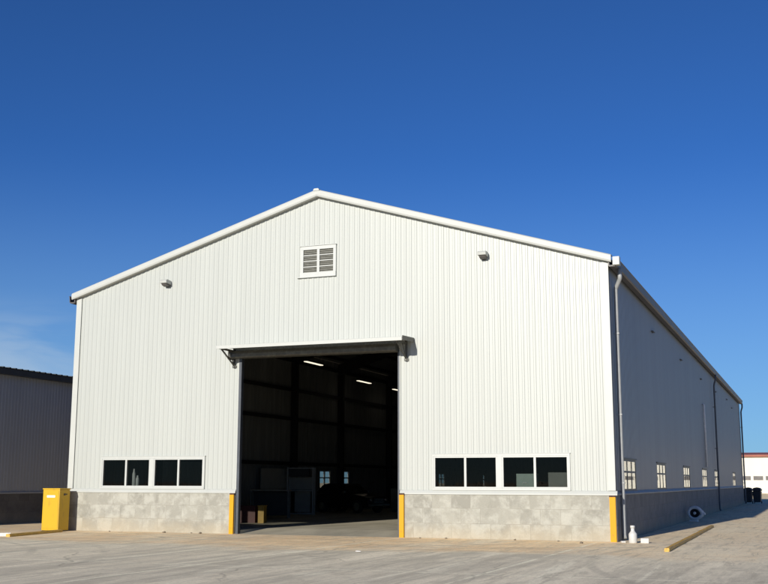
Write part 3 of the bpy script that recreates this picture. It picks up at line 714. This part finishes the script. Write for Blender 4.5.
# dark car seen three-quarter
def car(loc, rz):
    t = thing('parked_car', 'black car with dusty wheels parked deep inside the dark warehouse', 'car', loc, rz)
    prof = [(-1.95, 0.38), (-2.0, 0.62), (-1.9, 0.88), (-1.1, 0.95), (0.75, 0.95), (1.75, 0.82), (1.98, 0.66), (1.98, 0.36), (1.45, 0.26), (-1.5, 0.26)]
    bm = bmesh.new(); vs = [[bm.verts.new((x, s*(0.80 if z > 0.5 else 0.76), z)) for x, z in prof] for s in (-1, 1)]
    bm.faces.new(vs[0]); bm.faces.new(vs[1][::-1]); n = len(prof)
    for i in range(n): bm.faces.new((vs[0][i], vs[1][i], vs[1][(i+1) % n], vs[0][(i+1) % n]))
    bmesh.ops.recalc_face_normals(bm, faces=bm.faces[:]); bmesh.ops.bevel(bm, geom=bm.edges[:], offset=0.06, segments=3, affect='EDGES')
    m = MB(); m.addbm(bm); body = m.build('body', 'carpaint', t)
    cab = [(-1.75, 0.955), (-1.35, 1.40), (-0.9, 1.47), (0.05, 1.45), (0.72, 0.955)]
    bm = bmesh.new(); vs = [[bm.verts.new((x, s*(0.74 if z < 1 else 0.60), z)) for x, z in cab] for s in (-1, 1)]
    bm.faces.new(vs[0]); bm.faces.new(vs[1][::-1]); n = len(cab)
    for i in range(n): bm.faces.new((vs[0][i], vs[1][i], vs[1][(i+1) % n], vs[0][(i+1) % n]))
    bmesh.ops.recalc_face_normals(bm, faces=bm.faces[:]); bmesh.ops.bevel(bm, geom=bm.edges[:], offset=0.04, segments=2, affect='EDGES')
    m = MB(); m.addbm(bm); m.build('cabin', 'carpaint', t)
    for s in (-1, 1):
        m = MB(); y = s*0.69
        m.poly([(-1.25, s*0.675, 1.10), (-0.95, s*0.615, 1.38), (-0.35, s*0.615, 1.38), (-0.35, s*0.675, 1.10)]); m.poly([(-0.27, s*0.675, 1.10), (-0.27, s*0.615, 1.38), (0.02, s*0.615, 1.38), (0.38, s*0.675, 1.10)])
        for i, v in enumerate(m.v): m.v[i] = (v[0], v[1]+s*0.03, v[2])
        m.build('side_window', 'glass', t, fix=False)
        m = MB(); m.lathe([(0.0, 0.0), (0.09, 0.0), (0.10, 0.03), (0.07, 0.06), (0.0, 0.065)], (1.945, s*0.55, 0.66), 'x', 16); m.build('headlight', 'chrome', t)
        m = MB(); m.box(-2.01, -1.97, s*0.62-0.1, s*0.62+0.1, 0.62, 0.76, 0.01); m.build('tail_light', 'red', t)
        m = MB(); m.box(0.35, 0.47, s*0.80-0.06+s*.06, s*0.80+0.06+s*.06, 0.98, 1.08, 0.02); m.build('mirror', 'chrome', t)
        for x in (-1.2, 1.22):
            m = MB(); m.lathe([(0.20, -0.09), (0.29, -0.095), (0.325, -0.07), (0.325, 0.07), (0.29, 0.095), (0.20, 0.09)], (x, s*0.74, 0.325), 'y', 24); w = m.build('wheel', 'tyre', t)
            m = MB(); m.lathe([(0.0, s*0.07), (0.06, s*0.075), (0.14, s*0.05), (0.20, s*0.085), (0.205, 0.0)], (x, s*0.74, 0.325), 'y', 20); m.build('rim', 'rim', w)
    m = MB(); m.box(1.96, 2.05, -0.78, 0.78, 0.36, 0.46, 0.02); m.build('bumper', 'chrome', t)
    m = MB(); m.box(-2.06, -1.97, -0.76, 0.76, 0.40, 0.50, 0.02); m.build('bumper', 'chrome', t)
    m = MB()
    for i in range(5): m.box(1.985, 2.0, -0.36, 0.36, 0.50+i*0.05, 0.52+i*0.05)
    m.build('grille', 'chrome', t)
    m = MB(); m.quad((0.70, -0.62, 1.0), (0.70, 0.62, 1.0), (0.14, 0.54, 1.41), (0.14, -0.54, 1.41)); m.v = [(x+0.03, y, z+0.02) for x, y, z in m.v]; m.build('windscreen', 'glass', t, fix=False)
car((-7.45, 20.3, FZ), math.radians(-20))

# glazed booth / framed cabinet
t = thing('display_cabinet', 'tall metal framed cabinet with pale panels standing inside left of the black car', 'cabinet', (-7.95, 15.6, FZ), math.radians(18))
m = MB(); w, h, dd = 0.60, 2.2, 0.35
for x in (-w, w):
    for y in (-dd, dd): m.box(x-0.03, x+0.03, y-0.03, y+0.03, 0, h)
for z in (0.06, 1.12, h-0.03):
    for y in (-dd, dd): m.box(-w+.03, w-.03, y-0.022, y+0.022, z-0.02, z+0.02)
m.build('frame', 'pipe', t)
m = MB(); m.box(-w+0.03, w-.03, dd-0.02, dd-0.005, 1.16, h-0.45); m.build('back_panel', 'board', t)
m = MB(); m.box(-w+0.25, w-.2, dd-0.02, dd-0.005, 0.12, 1.08); m.build('lower_panel', 'board', t)
m = MB(); m.box(-w+0.04, w-.04, -dd+0.03, dd-0.03, 1.10, 1.13); m.build('shelf', 'board', t)
m = MB(); m.box(-w+0.04, w-.2, -dd+0.03, dd-0.03, h-0.42, h-0.06); m.build('top_box', 'steel', t)
# board above a workbench
t = MB(); t.box(-1.35, 1.35, -0.02, 0.02, 0, 0.95, .005); o = t.build('wall_board', 'board'); o.location = (-8.80, 14.6, 1.20+FZ); o.rotation_euler = (0, 0, PI/2-.05)
tag(o, 'large plain grey board behind the workbench inside the doorway', 'board')
t = thing('workbench', 'dark workbench with thin metal legs below the grey board inside the doorway', 'workbench', (-7.2, 11.0, FZ), math.radians(20))
m = MB(); m.box(-0.85, 0.85, -0.4, 0.4, 1.16, 1.20); m.build('top', 'palecab', t)
for x in (-0.8, 0.8):
    for y in (-0.35, 0.35): m = MB(); m.box(x-0.025, x+0.025, y-0.025, y+0.025, 0, 1.16); m.build('leg', 'galv', t)
m = MB(); m.box(-0.77, 0.77, 0.30, 0.33, 0.1, 1.12); m.build('back_panel', 'steel', t)
# bins
def crate(nm, loc, s, m_, lab):
    t = thing(nm, lab, 'bin', loc, math.radians(15)); a, b_, c = s
    m = MB(); k = .02
    m.box(-a, a, -b_, b_, 0, .03); m.box(-a, a, -b_, -b_+k, .03, c); m.box(-a, a, b_-k, b_, .03, c); m.box(-a, -a+k, -b_+k, b_-k, .03, c); m.box(a-k, a, -b_+k, b_-k, .03, c); m.build('body', m_, t)
    m = MB(); m.box(-a-.02, a+.02, -b_-.02, b_+.02, c+.001, c+.04, .008); m.build('lid', m_, t)
crate('storage_bin', (-5.55, 6.0, FZ), (0.32, 0.35, 0.60), 'red', 'dull red storage bin in the dark just inside the left door jamb')
crate('storage_bin', (-4.90, 5.85, FZ), (0.11, 0.25, 0.62), 'binyellow', 'narrow yellow storage bin beside the dull red bin inside the doorway')
t = thing('steel_locker', 'pale cream locker inside near the right edge of the doorway', 'locker', (-5.75, 22.8, FZ), math.radians(-5))
m = MB(); m.box(-0.32, 0.32, -0.25, 0.25, 0, 1.2, .01); m.build('body', 'palecab', t)
m = MB(); m.box(-0.29, 0.29, -0.262, -0.251, 0.06, 1.15); d = m.build('door', 'palecab', t)
m = MB(); m.box(0.2, 0.22, -0.285, -0.263, 0.55, 0.7); m.build('handle', 'steel', d)
# things behind the front windows
t = thing('filing_cabinet', 'pale green cabinet behind the glass of the right hand front window', 'cabinet', (6.72, 0.48, FZ))
m = MB(); m.box(-0.27, 0.27, -0.30, 0.25, 0, 1.78, .008); m.build('body', 'palegreen', t)
for z in (0.1, 0.65, 1.2):
    m = MB(); m.box(-0.24, 0.24, -0.315, -0.302, z, z+.48); d = m.build('drawer', 'palegreen', t)
    m = MB(); m.box(-0.07, 0.07, -0.335, -0.317, z+.3, z+.33); m.build('handle', 'chrome', d)
t = thing('partition_screen', 'grey free standing screen behind the rightmost pane of the front windows', 'screen', (7.86, 0.62, FZ))
m = MB(); m.box(-0.55, 0.55, -0.02, 0.02, 0.1, 1.82, .006); m.build('panel', 'board', t)
for x in (-.45, .45): m = MB(); m.box(x-.03, x+.03, -.25, .25, 0, .098); m.build('foot', 'steel', t)
for i, (x, h, lab) in enumerate(((-6.95, 0.58, 'taller grey bottle behind the glass of the left front window'), (-6.80, 0.36, 'shorter grey bottle behind the glass of the left front window'))):
    m = MB(); m.lathe([(0, 0), (0.055, 0), (0.06, .01), (0.06, h*.7), (0.03, h*.85), (0.028, h), (0, h)], (0, 0, 0), 'z', 14); o = m.build('tall_bottle', 'greywhite'); o.location = (x, 0.32, 1.50); tag(o, lab, 'bottle', 'bottles behind the left front window')
t = thing('window_shelf', 'narrow dark shelf standing behind the left front windows', 'shelf', (-6.4, 0.35, FZ))
m = MB(); m.box(-1.4, 1.4, -0.16, 0.16, 1.34, 1.38); m.build('board', 'steel', t)
for x in (-1.3, 1.3): m = MB(); m.box(x-.02, x+.02, -.14, .14, 0, 1.34); m.build('leg', 'steel', t)

# ---------------------------------------------------------------- neighbouring shed on the left
SX = -15.2
shd = thing('neighbour_shed', 'dark grey ribbed shed with a low block base standing in shade to the left', 'shed', (0, 0, 0))
SE = 6.04; SL0, SL1 = -6.0, 28.0
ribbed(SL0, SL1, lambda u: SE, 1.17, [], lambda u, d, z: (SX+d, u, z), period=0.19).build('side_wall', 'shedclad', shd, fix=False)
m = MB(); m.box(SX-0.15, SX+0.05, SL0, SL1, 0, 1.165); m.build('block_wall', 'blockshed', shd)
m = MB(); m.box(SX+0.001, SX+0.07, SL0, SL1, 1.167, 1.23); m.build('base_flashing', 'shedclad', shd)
m = MB(); m.prism([(SX+0.03, SE+0.02), (SX+0.03, SE-0.20), (SX+0.24, SE-0.20), (SX+0.27, SE+0.03)], 'y', SL0-.2, SL1+.2); m.build('gutter', 'darktrim', shd)
m = MB()
y = SL0-0.2
while y < SL1:
    m.prism([(SX+0.30, SE+0.05), (SX+0.30, SE+0.09), (SX-8.0, SE+0.55), (SX-8.0, SE+0.51)], 'y', y, y+0.10); m.quad((SX+.29, y+.10, SE+.055), (SX-8, y+.10, SE+0.515), (SX-8, y+.36, SE+0.515), (SX+.29, y+.36, SE+.055)); y += 0.36
m.build('roof', 'darktrim', shd)
m = MB(); m.poly([(SX, SL0, 0), (SX-16, SL0, 0), (SX-16, SL0, SE), (SX-8, SL0, SE+0.48), (SX, SL0, SE)]); m.poly([(SX, SL1, 0), (SX-16, SL1, 0), (SX-16, SL1, SE), (SX-8, SL1, SE+0.48), (SX, SL1, SE)]); m.quad((SX-16, SL0, 0), (SX-16, SL1, 0), (SX-16, SL1, SE), (SX-16, SL0, SE)); m.quad((SX-16, SL0, SE+.02), (SX-16, SL1, SE+.02), (SX-8, SL1, SE+0.50), (SX-8, SL0, SE+0.50)); m.build('gable_wall', 'shedclad', shd, fix=False)

# ---------------------------------------------------------------- cream building in the distance
fb = thing('distant_building', 'long low cream building with a red brown roof edge far behind on the right', 'building', (0, 0, 0))
FY, FH = 152.0, 5.7; FX0, FX1 = -25.0, 150.0
m = MB(); m.box(FX0, FX1, FY, FY+18, 0, FH); m.build('wall', 'farcream', fb)
m = MB(); m.prism([(FY-0.5, FH), (FY-0.5, FH+0.32), (FY+9, FH+0.9), (FY+18.5, FH+.32), (FY+18.5, FH)], 'x', FX0-.5, FX1+.5); m.build('roof', 'redroof', fb)
for i in range(46):
    x = -22 + i*1.85
    if i % 9 == 8: continue
    m = MB(); m.box(x, x+1.45, FY-0.03, FY+0.01, 2.05, 2.68); w = m.build('window', 'bronze', fb)
# ---------------------------------------------------------------- world, sun, camera
AZ_, EL_ = 0.085, 0.32
sun_dir = Vector((AZ_, 1.0, -EL_)).normalized()
elev = math.asin(-sun_dir.z); rot = math.atan2(-sun_dir.x, -sun_dir.y)
w = bpy.data.worlds.new('World'); scn.world = w; w.use_nodes = True
N = w.node_tree.nodes; L = w.node_tree.links
bg = N['Background']; sky = N.new('ShaderNodeTexSky'); sky.sky_type = 'NISHITA'; sky.sun_disc = False
sky.sun_elevation = elev; sky.sun_rotation = rot; sky.altitude = 0; sky.air_density = 0.62; sky.dust_density = 0.1; sky.ozone_density = 9.0
tc = N.new('ShaderNodeTexCoord'); sp = N.new('ShaderNodeSeparateXYZ'); L.new(tc.outputs['Generated'], sp.inputs[0])

# thin low haze cloud towards the left
cn = noise(N, L, tc.outputs['Generated'], 5.0, 6, 0.55, stretch=(1.0, 1.0, 4.5), dist=0.6)
cf = math_node(N, L, 'MULTIPLY', ramp(N, L, cn, 0.40, 0.62), ramp(N, L, sp.outputs['Z'], 0.09, 0.17, 1.0, 0.0))
cf = math_node(N, L, 'MULTIPLY', cf, ramp(N, L, sp.outputs['X'], -0.64, -0.55, 0.5, 0.0))
hz = mix_col(N, L, ramp(N, L, sp.outputs['Z'], -0.02, 0.30, 0.62, 0.0), sky.outputs[0], (3.0, 4.4, 4.9))
hz = mix_col(N, L, 1.0, hz, (0.84, 0.97, 1.03), 'MULTIPLY')
mc = mix_col(N, L, cf, hz, (4.6, 5.6, 6.6))
L.new(mc, bg.inputs['Color']); bg.inputs['Strength'].default_value = 0.098
sl = bpy.data.lights.new('sun', 'SUN'); sl.energy = 5.0; sl.angle = math.radians(0.53); sl.color = (1.0, 0.94, 0.84)
so = bpy.data.objects.new('sun', sl); COL.objects.link(so); so.rotation_euler = sun_dir.to_track_quat('-Z', 'Y').to_euler(); so.location = (-20, -60, 40)

cd = bpy.data.cameras.new('camera'); co = bpy.data.objects.new('camera', cd); COL.objects.link(co)
cd.sensor_width = 36; cd.sensor_fit = 'HORIZONTAL'; cd.lens = 1087.991/768*36; cd.clip_start = 0.1; cd.clip_end = 4000
r = Vector((0.93182102, 0.36291394, 0.00174707)); u = Vector((0.06087784, -0.16105257, 0.98506647)); f = Vector((-0.35777572, 0.91779929, 0.17216559))
co.matrix_world = Matrix(((r.x, u.x, -f.x, 14.6465319), (r.y, u.y, -f.y, -31.64098521), (r.z, u.z, -f.z, 1.65), (0, 0, 0, 1)))
scn.camera = co
scn.render.engine = 'CYCLES'
vs = scn.view_settings; vs.view_transform = 'Standard'; vs.look = 'None'; vs.exposure = 0.1; vs.gamma = 1; vs.use_curve_mapping = False
